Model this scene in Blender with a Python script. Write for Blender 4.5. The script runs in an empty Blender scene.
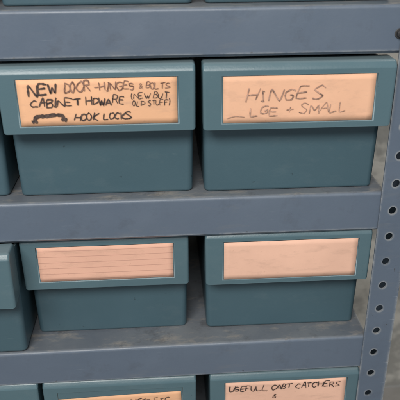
import bpy, bmesh, math, random
from mathutils import Vector, Matrix
random.seed(7)
S=bpy.context.scene
COL=S.collection
# ------------------------------------------------------------ materials
def newmat(n):
    m=bpy.data.materials.new(n);m.use_nodes=True
    nt=m.node_tree;b=nt.nodes["Principled BSDF"];return m,nt,b
def ramp(nt,src,p0,c0,p1,c1):
    r=nt.nodes.new("ShaderNodeValToRGB");e=r.color_ramp.elements
    e[0].position=p0;e[0].color=c0;e[1].position=p1;e[1].color=c1
    nt.links.new(src,r.inputs[0]);return r
def mix(nt,f,a,b,mode='MIX'):
    m=nt.nodes.new("ShaderNodeMix");m.data_type='RGBA';m.blend_type=mode
    for s,v in ((0,f),(6,a),(7,b)):
        if hasattr(v,'links'): nt.links.new(v,m.inputs[s])
        else: m.inputs[s].default_value=v
    return m.outputs[2]
def c4(r,g,b): return (r,g,b,1)
def g1(v): return (v,v,v,1)
def math_(nt,op,a,b=None):
    m=nt.nodes.new("ShaderNodeMath");m.operation=op
    for i,v in enumerate((a,b)):
        if v is None: continue
        if hasattr(v,'links'): nt.links.new(v,m.inputs[i])
        else: m.inputs[i].default_value=v
    return m.outputs[0]
def coords(nt,scale=(1,1,1),seed=True):
    tc=nt.nodes.new("ShaderNodeTexCoord")
    mp=nt.nodes.new("ShaderNodeMapping");mp.inputs['Scale'].default_value=scale
    src=tc.outputs['Object']
    if seed:
        oi=nt.nodes.new("ShaderNodeObjectInfo")
        sc=nt.nodes.new("ShaderNodeVectorMath");sc.operation='SCALE';sc.inputs[0].default_value=(3,5,7)
        nt.links.new(oi.outputs['Random'],sc.inputs[3])
        ad=nt.nodes.new("ShaderNodeVectorMath");ad.operation='ADD'
        nt.links.new(src,ad.inputs[0]);nt.links.new(sc.outputs[0],ad.inputs[1]);src=ad.outputs[0]
    nt.links.new(src,mp.inputs[0]);return mp.outputs[0]
def noise(nt,vec,scale,detail=4,rough=.55):
    n=nt.nodes.new("ShaderNodeTexNoise");n.inputs['Scale'].default_value=scale
    n.inputs['Detail'].default_value=detail;n.inputs['Roughness'].default_value=rough
    nt.links.new(vec,n.inputs['Vector']);return n.outputs['Fac']
def bump(nt,b,h,strength,dist=.001):
    n=nt.nodes.new("ShaderNodeBump");n.inputs['Strength'].default_value=strength;n.inputs['Distance'].default_value=dist
    nt.links.new(h,n.inputs['Height']);nt.links.new(n.outputs[0],b.inputs['Normal'])
def upmask(nt,lo,hi):
    g=nt.nodes.new("ShaderNodeNewGeometry");s=nt.nodes.new("ShaderNodeSeparateXYZ")
    nt.links.new(g.outputs['Normal'],s.inputs[0])
    return ramp(nt,s.outputs[2],lo,g1(0),hi,g1(1)).outputs[0]
def edgemask(nt,rad,lo=.02,hi=.16):
    bv=nt.nodes.new("ShaderNodeBevel");bv.samples=4;bv.inputs['Radius'].default_value=rad
    g=nt.nodes.new("ShaderNodeNewGeometry");d=nt.nodes.new("ShaderNodeVectorMath");d.operation='DOT_PRODUCT'
    nt.links.new(bv.outputs[0],d.inputs[0]);nt.links.new(g.outputs['True Normal'],d.inputs[1])
    return ramp(nt,math_(nt,'SUBTRACT',1,d.outputs['Value']),lo,g1(0),hi,g1(1)).outputs[0]

def steel_paint():
    m,nt,b=newmat("blue_grey_enamel")
    v=coords(nt,seed=False)
    base=ramp(nt,noise(nt,v,7,5),.3,c4(.094,.122,.166),.7,c4(.114,.144,.190)).outputs[0]
    stain=ramp(nt,noise(nt,v,34,7,.75),.54,g1(0),.76,g1(.45)).outputs[0]
    c=mix(nt,stain,base,c4(.065,.072,.09))
    smear=ramp(nt,noise(nt,coords(nt,(1,1,3.5),False),17,7,.75),.56,g1(0),.74,g1(.35)).outputs[0]
    c=mix(nt,smear,c,c4(.17,.175,.18))
    sc=ramp(nt,noise(nt,coords(nt,(12,12,260),False),3,3,.6),.69,g1(0),.76,g1(.3)).outputs[0]
    c=mix(nt,sc,c,c4(.22,.25,.29))
    sc2=ramp(nt,noise(nt,coords(nt,(160,160,14),False),3,3,.6),.72,g1(0),.78,g1(.3)).outputs[0]
    c=mix(nt,sc2,c,c4(.06,.065,.08))
    chip=ramp(nt,noise(nt,v,110,4,.65),.69,g1(0),.72,g1(.75)).outputs[0]
    c=mix(nt,chip,c,c4(.05,.045,.045))
    up=upmask(nt,.6,.95)
    d=ramp(nt,noise(nt,v,12,6,.6),.30,c4(.095,.112,.138),.72,c4(.175,.185,.195)).outputs[0]
    wear=ramp(nt,noise(nt,coords(nt,(1,2.2,1),False),26,7,.7),.52,g1(0),.68,g1(.55)).outputs[0]
    d=mix(nt,wear,d,c4(.37,.32,.26))
    grime=ramp(nt,noise(nt,v,40,6,.75),.55,g1(0),.70,g1(.65)).outputs[0]
    d=mix(nt,grime,d,c4(.065,.060,.058))
    c=mix(nt,math_(nt,'MULTIPLY',up,.9),c,d)
    e=math_(nt,'MULTIPLY',edgemask(nt,.0032),ramp(nt,noise(nt,v,60,6,.75),.38,g1(0.05),.56,g1(.9)).outputs[0])
    c=mix(nt,e,c,c4(.38,.38,.37))
    nt.links.new(c,b.inputs['Base Color'])
    r=ramp(nt,noise(nt,v,30,4),.3,g1(.34),.75,g1(.56)).outputs[0]
    nt.links.new(r,b.inputs['Roughness'])
    h=math_(nt,'ADD',math_(nt,'MULTIPLY',noise(nt,v,14,2),4.0),math_(nt,'MULTIPLY',noise(nt,v,300,3),.25))
    bump(nt,b,h,.55,.0007)
    return m
def plastic(name,lo,hi,rough=.42):
    m,nt,b=newmat(name)
    v=coords(nt)
    base=ramp(nt,noise(nt,v,9,4),.32,lo,.7,hi).outputs[0]
    dust=ramp(nt,noise(nt,coords(nt,(1,1,1.6)),24,7,.75),.52,g1(0),.77,g1(.09)).outputs[0]
    c=mix(nt,dust,base,c4(.28,.30,.29))
    scuff=ramp(nt,noise(nt,coords(nt,(18,18,300)),2.2,4,.65),.71,g1(0),.78,g1(.28)).outputs[0]
    c=mix(nt,scuff,c,c4(.28,.34,.35))
    sp=ramp(nt,noise(nt,v,150,2,.5),.76,g1(0),.79,g1(.5)).outputs[0]
    c=mix(nt,sp,c,c4(.02,.03,.035))
    up=upmask(nt,.55,.95)
    c=mix(nt,math_(nt,'MULTIPLY',up,.30),c,c4(.26,.29,.29))
    e=math_(nt,'MULTIPLY',edgemask(nt,.0016),ramp(nt,noise(nt,v,50,5,.7),.38,g1(.2),.65,g1(.6)).outputs[0])
    c=mix(nt,e,c,c4(.24,.32,.35))
    nt.links.new(c,b.inputs['Base Color'])
    r=ramp(nt,noise(nt,v,30,4),.3,g1(rough-.06),.75,g1(rough+.12)).outputs[0]
    nt.links.new(r,b.inputs['Roughness'])
    h=math_(nt,'ADD',math_(nt,'MULTIPLY',noise(nt,v,10,1),3.0),math_(nt,'MULTIPLY',noise(nt,v,520,3),.3))
    bump(nt,b,h,.45,.0006)
    return m
def paper(name,col,ruled=False):
    m,nt,b=newmat(name);v=coords(nt)
    c2=tuple(x*.88 for x in col)
    base=ramp(nt,noise(nt,v,18,5,.6),.3,c4(*c2),.68,c4(*col)).outputs[0]
    sp=ramp(nt,noise(nt,v,260,3,.6),.66,g1(0),.76,g1(.4)).outputs[0]
    c=mix(nt,sp,base,c4(.45,.24,.16))
    sm=ramp(nt,noise(nt,coords(nt,(1,1,3)),38,6,.72),.52,g1(0),.76,g1(.42)).outputs[0]
    c=mix(nt,sm,c,c4(.42,.27,.20))
    if ruled:
        tc=nt.nodes.new("ShaderNodeTexCoord");s=nt.nodes.new("ShaderNodeSeparateXYZ")
        nt.links.new(tc.outputs['Object'],s.inputs[0])
        f=math_(nt,'FRACT',math_(nt,'ADD',math_(nt,'MULTIPLY',s.outputs[2],1/.0062),50.2))
        ln=math_(nt,'LESS_THAN',math_(nt,'ABSOLUTE',math_(nt,'SUBTRACT',f,.5)),.055)
        c=mix(nt,math_(nt,'MULTIPLY',ln,.5),c,c4(.40,.20,.16))
    nt.links.new(c,b.inputs['Base Color']);b.inputs['Roughness'].default_value=.75
    b.inputs['Specular IOR Level'].default_value=.25
    bump(nt,b,noise(nt,v,60,4),.35,.0006)
    return m
def ink(name,col,soft,lo=.35,hi=.72):
    m,nt,b=newmat(name);v=coords(nt)
    c=ramp(nt,noise(nt,v,260,4,.7),lo,c4(*col),hi,c4(*[a+(s-a)*soft for a,s in zip(col,(.72,.43,.31))])).outputs[0]
    nt.links.new(c,b.inputs['Base Color']);b.inputs['Roughness'].default_value=.6
    return m
M_steel=steel_paint()
M_body=plastic("teal_plastic_body",c4(.052,.098,.122),c4(.060,.111,.137),.36)
M_panel=plastic("teal_plastic_front",c4(.076,.132,.156),c4(.086,.148,.174),.32)
M_pap=paper("peach_card",(.82,.46,.27))
M_papB=paper("faded_peach_card",(.82,.475,.31))
M_pap2=paper("pink_card",(.82,.50,.37))
M_papr=paper("ruled_peach_card",(.80,.46,.34),True)
M_black=ink("black_marker",(.012,.010,.012),.2)
M_faint=ink("faded_pen",(.15,.09,.07),.85,.34,.68)
M_fainter=ink("rubbed_pen",(.18,.11,.08),.85,.34,.68)
M_brown=ink("brown_pen",(.10,.04,.025),.55)
m,nt,b=newmat("zinc_bolt");v=coords(nt)
nt.links.new(ramp(nt,noise(nt,v,200,4),.3,c4(.03,.03,.035),.7,c4(.12,.115,.11)).outputs[0],b.inputs['Base Color'])
b.inputs['Metallic'].default_value=.5;b.inputs['Roughness'].default_value=.5;M_bolt=m
m,nt,b=newmat("pale_plaster");v=coords(nt,seed=False)
c=ramp(nt,noise(nt,v,7,6,.6),.3,c4(.42,.39,.34),.7,c4(.66,.63,.57)).outputs[0]
pt=ramp(nt,noise(nt,v,13,4,.6),.47,g1(0),.56,g1(.65)).outputs[0]
c=mix(nt,pt,c,c4(.19,.185,.175))
nt.links.new(c,b.inputs['Base Color']);b.inputs['Roughness'].default_value=.9
bump(nt,b,noise(nt,v,90,5),.5,.003);M_wall=m
m,nt,b=newmat("concrete");v=coords(nt,seed=False)
c=ramp(nt,noise(nt,v,5,7,.65),.3,c4(.14,.135,.12),.7,c4(.30,.28,.26)).outputs[0]
nt.links.new(c,b.inputs['Base Color']);b.inputs['Roughness'].default_value=.85
bump(nt,b,noise(nt,v,120,5),.4,.002);M_floor=m
# ------------------------------------------------------------ mesh helpers
def mkobj(name,bm,mat,parent=None,loc=(0,0,0),bevel=0,segs=3,smooth=True,ang=35):
    bmesh.ops.recalc_face_normals(bm,faces=bm.faces)
    me=bpy.data.meshes.new(name);bm.to_mesh(me);bm.free();me.materials.append(mat)
    o=bpy.data.objects.new(name,me);COL.objects.link(o);o.location=loc
    if parent: o.parent=parent
    if bevel:
        md=o.modifiers.new("bevel",'BEVEL');md.width=bevel;md.segments=segs
        if ang is None: md.limit_method='WEIGHT';md.use_clamp_overlap=False
        else: md.limit_method='ANGLE';md.angle_limit=math.radians(ang)
    if smooth:
        for p in me.polygons:p.use_smooth=True
        md=o.modifiers.new("wn",'WEIGHTED_NORMAL');md.keep_sharp=True
    return o
def boxbm(bm,x0,x1,y0,y1,z0,z1):
    vs=[bm.verts.new((x,y,z)) for x in(x0,x1) for y in(y0,y1) for z in(z0,z1)]
    for f in ((0,1,3,2),(4,6,7,5),(0,4,5,1),(2,3,7,6),(0,2,6,4),(1,5,7,3)):bm.faces.new([vs[i] for i in f])
def extrude_profile(bm,prof,x0,x1):
    a=[bm.verts.new((x0,y,z)) for y,z in prof];c=[bm.verts.new((x1,y,z)) for y,z in prof]
    n=len(prof)
    for i in range(n):
        j=(i+1)%n;bm.faces.new((a[i],a[j],c[j],c[i]))
    bm.faces.new(a);bm.faces.new(c[::-1])
# ------------------------------------------------------------ dimensions
W,H,L,E,INS=.160,.1231,.057,.020,.0015
P=[.1650,0.0,-.1661,-.3292,-.4930]      # underside of each shelf lip
HH=.040
DEPTH=.300
X0,X1=-.36,.3335
# ------------------------------------------------------------ shelving unit
unit=bpy.data.objects.new("shelving_unit",None);COL.objects.link(unit)
unit["label"]="blue-grey painted steel shelving unit with perforated angle posts"
unit["category"]="shelving"
ZB=P[4]-.28
unit.location=(0,0,ZB)
for k,z in enumerate(P[1:],1):
    bm=bmesh.new();t=.0012
    r=.0035;prof=[]
    for i in range(6):
        a=math.pi/2*i/5;prof.append((r-r*math.sin(a),HH-r+r*math.cos(a)))
    lo=-.0012 if k==3 else 0
    outer=[(DEPTH,lo),(DEPTH,HH)]+prof+[(0,.0025+lo),(.0025,lo),(.014,lo)]
    inner=[(.014,t+lo),(.003,t+lo),(t,.003+lo),(t,HH-r),(r,HH-t),(DEPTH-t,HH-t),(DEPTH-t,lo)]
    extrude_profile(bm,outer+inner,X0,X1)
    boxbm(bm,X1-.0016,X1-.0003,.002,DEPTH-.002,.0005,HH-t-.0002)
    o=mkobj("shelf",bm,M_steel,unit,(0,0,z-ZB),smooth=True)
    o.data.set_sharp_from_angle(angle=math.radians(40))
    if k==3: o.rotation_euler=(0,-.008,0);o.location.z-=.0010
PX,PZ,PS=.3418,-.1176,.0271
def post(name,xc,xl,xr,y0,z0,z1,parent):
    bm=bmesh.new();n=24;R=.0035
    k0=math.floor((z0-PZ)/PS);k1=math.ceil((z1-PZ)/PS)
    sgn=1 if y0<.1 else -1
    D=.056
    for k in range(k0,k1):
        zc=PZ+k*PS;bb=zc+PS/2;a=zc-PS/2
        ring=[];out=[]
        for i in range(n):
            th=2*math.pi*(i+.5)/n
            cx,cz=math.cos(th),math.sin(th)
            ring.append(bm.verts.new((xc+R*cx,y0,zc+R*1.08*cz)))
            hx=(xr-xc) if cx>0 else (xc-xl);hz=PS/2
            s=min(hx/abs(cx),hz/abs(cz));out.append(bm.verts.new((xc+s*cx,y0,zc+s*cz)))
        cor=[bm.verts.new((x,y0,z)) for x,z in((xr,bb),(xl,bb),(xl,a),(xr,a))]
        for i in range(n):
            j=(i+1)%n
            bm.faces.new((ring[i],ring[j],out[j],out[i]))
            p,q=out[i].co,out[j].co
            if abs(p.x-q.x)>1e-6 and abs(p.z-q.z)>1e-6:
                cc=min(cor,key=lambda c:(c.co-(p+q)/2).length)
                bm.faces.new((out[i],out[j],cc))
    xs=xr
    for k in range(k0,k1):
        zc=PZ+k*PS;yc=y0+sgn*D*.30
        ring=[];out=[]
        ya,yb=sorted((y0,y0+sgn*D))
        for i in range(n):
            th=2*math.pi*(i+.5)/n;cy,cz=math.cos(th),math.sin(th)
            ring.append(bm.verts.new((xs,yc+R*cy,zc+R*cz)))
            hy=(yb-yc) if cy>0 else (yc-ya);s=min(hy/abs(cy),PS/2/abs(cz));out.append(bm.verts.new((xs,yc+s*cy,zc+s*cz)))
        cor=[bm.verts.new((xs,y,z)) for y in(y0,y0+sgn*D) for z in(zc-PS/2,zc+PS/2)]
        for i in range(n):
            j=(i+1)%n;bm.faces.new((ring[i],ring[j],out[j],out[i]));p,q=out[i].co,out[j].co
            if abs(p.y-q.y)>1e-6 and abs(p.z-q.z)>1e-6:
                cc=min(cor,key=lambda c:(c.co-(p+q)/2).length);bm.faces.new((out[i],out[j],cc))
    bmesh.ops.remove_doubles(bm,verts=bm.verts,dist=1e-5)
    o=mkobj(name,bm,M_steel,parent,(0,0,-ZB),smooth=False)
    md=o.modifiers.new("sol",'SOLIDIFY');md.thickness=.0018;md.offset=0
    md=o.modifiers.new("bev",'BEVEL');md.width=.0006;md.segments=2;md.limit_method='ANGLE'
    return o
post("post",PX,PX-.0122,PX+.0165,-.0012,ZB,.36,unit)
post("post",PX,PX-.0122,PX+.0165,DEPTH+.0012,ZB,.36,unit)
def bolt(x,y,z,s=1):
    bm=bmesh.new()
    bmesh.ops.create_cone(bm,cap_ends=True,segments=6,radius1=.0048*s,radius2=.0045*s,depth=.0034,matrix=Matrix.Rotation(math.pi/2,4,'X'))
    bmesh.ops.create_cone(bm,cap_ends=True,segments=24,radius1=.0062*s,radius2=.0062*s,depth=.0009,matrix=Matrix.Translation((0,.0019,0))@Matrix.Rotation(math.pi/2,4,'X'))
    mkobj("bolt",bm,M_bolt,unit,(x,y,z-ZB),bevel=.0004,segs=2)
bolt(.3288,-.0024,.0165,.72)
# ------------------------------------------------------------ stroke lettering
G={
'A':["0,0 2,6 4,0","0.8,2.2 3.3,2.3"],'B':["0,0 0,6 2.6,5.8 3.2,4.8 2.4,3.3 0,3.1","2.4,3.3 3.7,2 3,0.3 0,0"],
'C':["4,5.2 2.4,6 0.6,4.8 0,2.6 1,0.6 2.6,0 4,0.7"],'D':["0.2,0 0.2,6","-0.3,6 2.4,5.6 4,3.4 3.2,1 0,0"],
'E':["3.8,6 0.2,5.9 0,0 3.8,0.1","0,3.1 3,3.2"],'F':["3.8,6 0.2,5.8 0,0","0,3.1 3,3.2"],
'G':["4,5.2 2.2,6 0.4,4.6 0,2.2 1.4,0.1 3.6,0.5 3.9,2.6 2.2,2.6"],'H':["0,0 0.2,6","3.8,0 4,6","0.1,3 3.9,3.2"],
'I':["2,0 2,6","1,6 3,6","1,0 3,0"],'K':["0,0 0,6","3.8,6 0.1,2.8 3.8,0"],'L':["0,6 0,0 3.6,0.1"],
'M':["0,0 0.3,6 2,2.4 3.7,6 4,0"],'N':["0,0 0,6 3.8,0 4,6.2"],'O':["2,6 0.3,4.8 0,2.6 1.2,0.1 3,0.3 4,3 3.3,5.4 2,6"],
'R':["0,0 0,6 2.8,5.8 3.5,4.6 2.6,3.2 0,2.9","1.8,3 4,0"],'S':["3.8,5.2 2.2,6 0.4,5 0.8,3.6 3.2,2.6 3.8,1.2 2.2,0 0,0.7"],
'T':["2,0 2.1,6","-0.2,5.9 4.2,6.1"],'U':["0,6 0.2,1.2 1.6,0 3.3,0.8 3.9,6"],'V':["0,6 1.8,0 4,6"],
'W':["0,6 1,0 2.1,4 3.1,0 4.3,6"],'Y':["0,6 2,3.2","4,6 1.4,0"],'P':["0,0 0,6 2.8,5.8 3.5,4.4 2.6,3 0,2.8"],
'+':["2,1 2,5","0,3 4,3"],'(':["2.6,7 1,4.6 1,1.6 2.6,-0.8"],')':["1,7 2.6,4.6 2.6,1.6 1,-0.8"],"'":["1.5,6.4 1.1,4.8"],
'-':["0.5,3 3.5,3.2"],'&':["4,0 1,4.6 1.6,6 2.8,5 0.2,1.6 1.6,0 3.8,2.6"],'/':["0.4,-0.6 3.6,6.6"],'.':["1.8,0 2.2,0.3"],
}
def ribbon(bm,pts,w,y):
    out=[]
    for i in range(len(pts)-1):
        p0=pts[max(i-1,0)];p1=pts[i];p2=pts[i+1];p3=pts[min(i+2,len(pts)-1)]
        for s in range(5):
            t=s/5
            cr=.5*((2*p1)+(p2-p0)*t+(2*p0-5*p1+4*p2-p3)*t*t+(3*p1-p0-3*p2+p3)*t**3)
            out.append(p1.lerp(p2,t)*.4+cr*.6)
    out.append(pts[-1])
    L_=[];R_=[]
    for i,p in enumerate(out):
        d=(out[min(i+1,len(out)-1)]-out[max(i-1,0)])
        d=d.normalized() if d.length>0 else Vector((1,0))
        n=Vector((-d.y,d.x));ww=w*.5*(random.uniform(.65,1.25))*(.7 if i in(0,len(out)-1) else 1)
        a=p+n*ww;b_=p-n*ww
        L_.append(bm.verts.new((a.x,y,a.y)));R_.append(bm.verts.new((b_.x,y,b_.y)))
    for i in range(len(out)-1): bm.faces.new((L_[i],R_[i],R_[i+1],L_[i+1]))
def write(bm,txt,x,z,h,x_end,w,slope=0,y=0,jit=.95,slant=.10):
    """fits the text between x and x_end with cap height h, uneven hand"""
    wt=[(.62 if ch in "I'.()" else .6 if ch==' ' else 1)*random.uniform(.84,1.16) for ch in txt]
    unitw=(x_end-x)/sum(wt);yy=y
    for ch,q0 in zip(txt,wt):
        adv=unitw*q0
        if ch==' ': x+=adv;continue
        g=adv*random.uniform(.74,.96)/4
        if ch=='I': g=unitw*.62/4;ox=-unitw*.10
        else: ox=0
        sz=h/6*random.uniform(.82,1.18)
        oz=z+random.uniform(-.10,.10)*h;sl=slant+random.uniform(-.14,.16);rot=random.uniform(-.09,.09)
        for st in G[ch]:
            pts=[]
            for q in st.split():
                a,c=map(float,q.split(','));a+=random.uniform(-jit,jit)*.5;c+=random.uniform(-jit,jit)*.6
                X=x+ox+a*g+sl*c*sz
                pts.append(Vector((X,oz+c*sz+slope*X+rot*a*g)))
            yy-=.0000012
            ribbon(bm,pts,w*random.uniform(.8,1.2),yy)
        x+=adv
# ------------------------------------------------------------ boxes
def front_panel_bm(lx0,lx1,lz0,lz1):
    bm=bmesh.new()
    cz=.0056;cy=.0036
    Z0,Z1=H-L,H
    x0,x1=0,W
    ex=.0012
    def V(x,y,z):return bm.verts.new((x,y,z))
    ft0,ft1=V(x0+.0005,0,Z1-cz),V(x1-.0005,0,Z1-cz)
    fb0,fb1=V(x0+ex,0.0,Z0),V(x1-ex,0.0,Z0)
    t0,t1=V(x0+.001,cy,Z1),V(x1-.001,cy,Z1)
    bt0,bt1=V(x0+.001,E+.004,Z1),V(x1-.001,E+.004,Z1)
    bb0,bb1=V(x0+ex,E+.004,Z0+.004),V(x1-ex,E+.004,Z0+.004)
    r=.0011
    i=[V(lx0,0,lz0),V(lx1,0,lz0),V(lx1,0,lz1),V(lx0,0,lz1)]
    k=[V(lx0+.0004,r,lz0+.0004),V(lx1-.0004,r,lz0+.0004),V(lx1-.0004,r,lz1-.0004),V(lx0+.0004,r,lz1-.0004)]
    F=bm.faces.new
    F((fb0,fb1,i[1],i[0]));F((fb1,ft1,i[2],i[1]));F((ft1,ft0,i[3],i[2]));F((ft0,fb0,i[0],i[3]))
    for a in range(4):
        c=(a+1)%4;F((i[a],i[c],k[c],k[a]))
    F(k)
    F((ft0,ft1,t1,t0));F((t0,t1,bt1,bt0));F((bt0,bt1,bb1,bb0));F((bb0,bb1,fb1,fb0))
    F((ft0,t0,bt0,bb0,fb0));F((ft1,fb1,bb1,bt1,t1))
    lay=bm.edges.layers.float.new('bevel_weight_edge')
    outer={ft0,ft1,fb0,fb1,t0,t1,bt0,bt1,bb0,bb1};ii=set(i)
    for e in bm.edges:
        a,c=e.verts
        if a in outer and c in outer: e[lay]=1.0
        elif a in ii and c in ii: e[lay]=.17
    return bm
BD=.262
def rrect(x0,x1,y0,y1,r,n=6):
    pts=[]
    for cx_,cy_,a0 in((x1-r,y1-r,0),(x0+r,y1-r,90),(x0+r,y0+r,180),(x1-r,y0+r,270)):
        for i in range(n+1):
            a=math.radians(a0+90*i/n);pts.append((cx_+r*math.cos(a),cy_+r*math.sin(a)))
    return pts
def body_bm():
    bm=bmesh.new()
    tp=.0018;ft=H-.006;th=.0024;R=.0055
    xa,xb,ya,yb=INS,W-INS,E,E+BD
    rings=[]
    def ring(ins,z,taper):
        k=1-z/ft;dx=tp*k*taper+ins;dy=.0025*k*taper+ins
        return [bm.verts.new((x,y,z)) for x,y in rrect(xa+dx,xb-dx,ya+dy,yb-dy,max(R-ins,.0015))]
    for ins,z in((.0028,0),(.0013,.0004),(.0004,.0013),(0,.0030),(0,ft-.0006),(.0004,ft),(th-.0004,ft),(th,ft-.0006),(th,.0045),(th+.0015,th)):
        rings.append(ring(ins,z,1))
    n=len(rings[0])
    for a,c in zip(rings,rings[1:]):
        for i in range(n):
            j=(i+1)%n;bm.faces.new((a[i],a[j],c[j],c[i]))
    bm.faces.new(rings[0]);bm.faces.new(rings[-1])
    return bm
def make_box(x,d,z,label,lab,mat,text=None,rz=0,tilt=0,lbl=None,roll=0,sx=1):
    root=bpy.data.objects.new("storage_box",None);COL.objects.link(root)
    root.location=(x,d,z);root.rotation_euler=(0,tilt,rz);root.scale=(sx,1,1)
    root["label"]=lab;root["category"]="storage box";root["group"]="teal storage boxes on the shelves"
    mkobj("body",body_bm(),M_body,root)
    a0,a1,b0,b1=label
    z0=H-L
    mkobj("front_panel",front_panel_bm(a0-.0010,a1+.0010,z0+b0-.0008,z0+max(b1,.0440)+.0006),M_panel,root,bevel=.0024,segs=5,ang=None)
    bm=bmesh.new();nx,nz=24,8;ww,hh=a1-a0,b1-b0
    ph=random.uniform(0,6)
    def yb(u,v):return -.00022*math.sin(u*3.1*2+ph)*v-.00025*math.sin(math.pi*u)
    grid=[[bm.verts.new((u/nx*ww,yb(u/nx,v/nz),v/nz*hh)) for v in range(nz+1)] for u in range(nx+1)]
    for u in range(nx):
        for v in range(nz): bm.faces.new((grid[u][v],grid[u+1][v],grid[u+1][v+1],grid[u][v+1]))
    card=mkobj("label_card",bm,mat,root,(a0,.0006,z0+b0),smooth=False)
    card.rotation_euler=(0,roll,0)
    for p in card.data.polygons:p.use_smooth=True
    md=card.modifiers.new("s",'SOLIDIFY');md.thickness=.0003;md.offset=-1
    if lbl: card["label"]=lbl
    if text:
        for mt,fn in text:
            bm=bmesh.new();fn(bm,ww,hh)
            mkobj("handwriting",bm,mt,card,(0,-.00095,0),smooth=False)
    return root
Z=[p+HH for p in P]
zr0,zr1,zr2,zr3=Z[1],Z[2],Z[3],Z[4]
LA=(.0165,.1440,.0076,.0466)
LN=(.0100,.1300,.0073,.0470)
def txtA_black(bm,w,h):
    write(bm,"NEW",.009,h*.69,.0092,.033,.00140)
    write(bm,"CABINET",.010,h*.42,.0062,.050,.00115,.012,jit=.95)
    write(bm,"HDWARE",.054,h*.43,.0060,.085,.00100,.012,jit=.95)
    write(bm,"(NEW BUT",.090,h*.50,.0045,.121,.00068,.02,jit=.8)
    write(bm,"OLD STUFF)",.091,h*.35,.0040,.122,.00062,.02,jit=.8)
    write(bm,"HOOK",.043,h*.10,.0056,.063,.00105,.01,jit=.95)
    write(bm,"LOCKS",.067,h*.10,.0056,.090,.00100,.01,jit=.95)
    for o in (0,.0003):
        ribbon(bm,[Vector(p) for p in((.0115+o,.0038),(.0118,.0070+o),(.0148,.0088-o),(.021,.0087+o),(.028,.0096),(.0338,.0090),(.0350-o,.0052))],.0027,-.0001-o*.1)
    for cx_,cz_ in((.0112,.0038),(.0350,.0050)):
        ribbon(bm,[Vector((cx_-.0022,cz_)),Vector((cx_,cz_+.0006)),Vector((cx_+.0024,cz_-.0003))],.0030,-.00016)
def txtA_brown(bm,w,h):
    write(bm,"DOOR",.037,h*.72,.0076,.059,.00100,.01,jit=.8)
    write(bm,"-HINGES",.061,h*.73,.0062,.094,.00080,.012,jit=.95)
    write(bm,"& BOLTS",.097,h*.75,.0052,.122,.00070,.008,jit=.8)
def txtB(bm,w,h):
    write(bm,"HINGES",.018,h*.48,.0098,.084,.00105,.01,slant=.16,jit=.8)
def txtB2(bm,w,h):
    write(bm,"LGE",.022,h*.15,.0072,.046,.00095,.02,jit=.6,slant=.14)
    write(bm,"+",.052,h*.15,.0066,.059,.00085,.02,jit=.6,slant=.14)
    write(bm,"SMALL",.063,h*.16,.0072,.104,.00090,.02,jit=.8,slant=.14)
    ribbon(bm,[Vector((.003,.0045)),Vector((.010,.0062)),Vector((.018,.0055))],.0006,-.0001)
def txtF(bm,w,h):
    write(bm,"USEFULL",.003,h*.72,.0070,.045,.00115,.01,jit=.9)
    write(bm,"CABT",.048,h*.72,.0070,.071,.00115,.01,jit=.9)
    write(bm,"CATCHERS",.074,h*.72,.0068,.122,.00115,.01,jit=.9)
    write(bm,"&",.050,h*.45,.0052,.055,.0009,.01)
def txtE(bm,w,h):
    write(bm,"MAGNETS",.062,h*.60,.0066,.095,.00100,.0)
    write(bm,"ETC",.099,h*.60,.0066,.115,.00095,.0)
box=make_box
box(-.0014,-.0077,zr1,LA,"teal box with peach card listing door hinges and hook locks",M_pap,[(M_black,txtA_black),(M_brown,txtA_brown)],sx=1.016)
box(.1650,-.0102,zr1,(.0175,.1425,.0066,.0462),"teal box with faded peach card reading hinges large and small",M_papB,[(M_faint,txtB),(M_fainter,txtB2)],rz=-.002,sx=1.016)
box(-.1655,-.0060,zr1,LN,"teal plastic storage box beside the door hinges box",M_pap)
box(-.0062,.0087,zr2-.0004,(.0165,.1440,.0095,.0466),"teal plastic storage box with blank ruled peach card",M_papr,lbl="blank ruled peach card",rz=.004)
box(.1674,.0030,zr2+.0014,(.0185,.1455,.0062,.0468),"teal plastic storage box with blank pink card on middle shelf",M_pap2,lbl="blank pink card",rz=-.003,sx=1.008)
box(-.1668,-.0215,zr2,LN,"teal plastic storage box pulled forward to the shelf edge",M_pap)
box(-.0012,-.0012,zr3,(.0165,.1440,.0020,.0355),"teal plastic storage box with peach card slipped low in its frame",M_pap,[(M_black,txtE)],roll=-.03)
box(.1712,-.0012,zr3,(.0175,.1455,.0062,.0468),"teal plastic storage box with card reading useful cabinet catchers",M_pap2,[(M_black,txtF)])
box(-.1640,-.0012,zr3,(.0050,.1140,.0055,.040),"teal plastic storage box beside others on the lowest visible shelf",M_pap)
box(.0030,-.0040,zr0,LA,"teal plastic storage box standing on the top shelf",M_pap)
box(.1664,-.0040,zr0,LA,"teal plastic storage box standing on the top shelf",M_pap,sx=1.01)
box(-.1620,-.0040,zr0,LA,"teal plastic storage box standing on the top shelf",M_pap)
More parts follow.
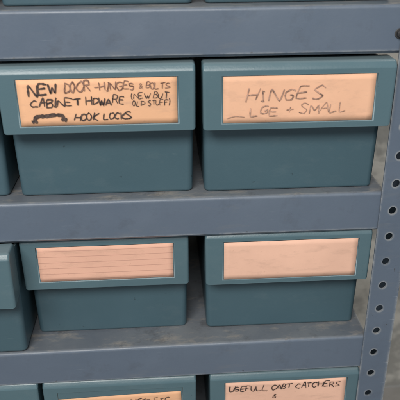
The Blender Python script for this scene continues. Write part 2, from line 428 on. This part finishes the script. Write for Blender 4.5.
# ------------------------------------------------------------ surroundings
bm=bmesh.new();boxbm(bm,-1.2,1.6,.46,.52,ZB,.9)
o=mkobj("wall",bm,M_wall,smooth=False);o["kind"]="structure"
bm=bmesh.new();boxbm(bm,-1.2,1.6,-1.4,.46,ZB-.03,ZB-.0005)
o=mkobj("floor",bm,M_floor,smooth=False);o["kind"]="structure"
# ------------------------------------------------------------ light
w=bpy.data.worlds.new("World");S.world=w;w.use_nodes=True
bg=w.node_tree.nodes["Background"];bg.inputs[0].default_value=(.84,.93,1,1);bg.inputs[1].default_value=.36
def area(name,loc,target,size,power,col):
    l=bpy.data.lights.new(name,'AREA');l.shape='RECTANGLE';l.size=size[0];l.size_y=size[1];l.energy=power;l.color=col
    o=bpy.data.objects.new(name,l);COL.objects.link(o);o.location=loc
    o.rotation_euler=(Vector(target)-Vector(loc)).to_track_quat('-Z','Y').to_euler()
area("ceiling_lamp",(-.25,-1.35,1.05),(.15,0,-.15),(1.2,.5),38,(1,.97,.92))
area("back_lamp",(1.0,.1,1.1),(.6,.45,-.3),(.5,.3),5,(1,.97,.92))
# ------------------------------------------------------------ camera
cx,cy,cz,yaw,pitch,roll,f=.1334,-.5183,.1143,.0580,.4371,-.0084,635.06
cp,sp=math.cos(pitch),math.sin(pitch);cw,sw=math.cos(yaw),math.sin(yaw)
fwd=Vector((sw*cp,cw*cp,-sp));right=Vector((cw,-sw,0));up=right.cross(fwd)
r2=math.cos(roll)*right+math.sin(roll)*up;u2=-math.sin(roll)*right+math.cos(roll)*up
cd=bpy.data.cameras.new("camera");co=bpy.data.objects.new("camera",cd);COL.objects.link(co)
M=Matrix.Identity(4)
for i in range(3):
    M[i][0]=r2[i];M[i][1]=u2[i];M[i][2]=-fwd[i]
M.translation=(cx,cy,cz);co.matrix_world=M
cd.sensor_width=36;cd.lens=36*f/400;cd.clip_start=.01;cd.clip_end=50
cd.dof.use_dof=True;cd.dof.focus_distance=.60;cd.dof.aperture_fstop=11
S.camera=co
S.view_settings.view_transform='Standard'
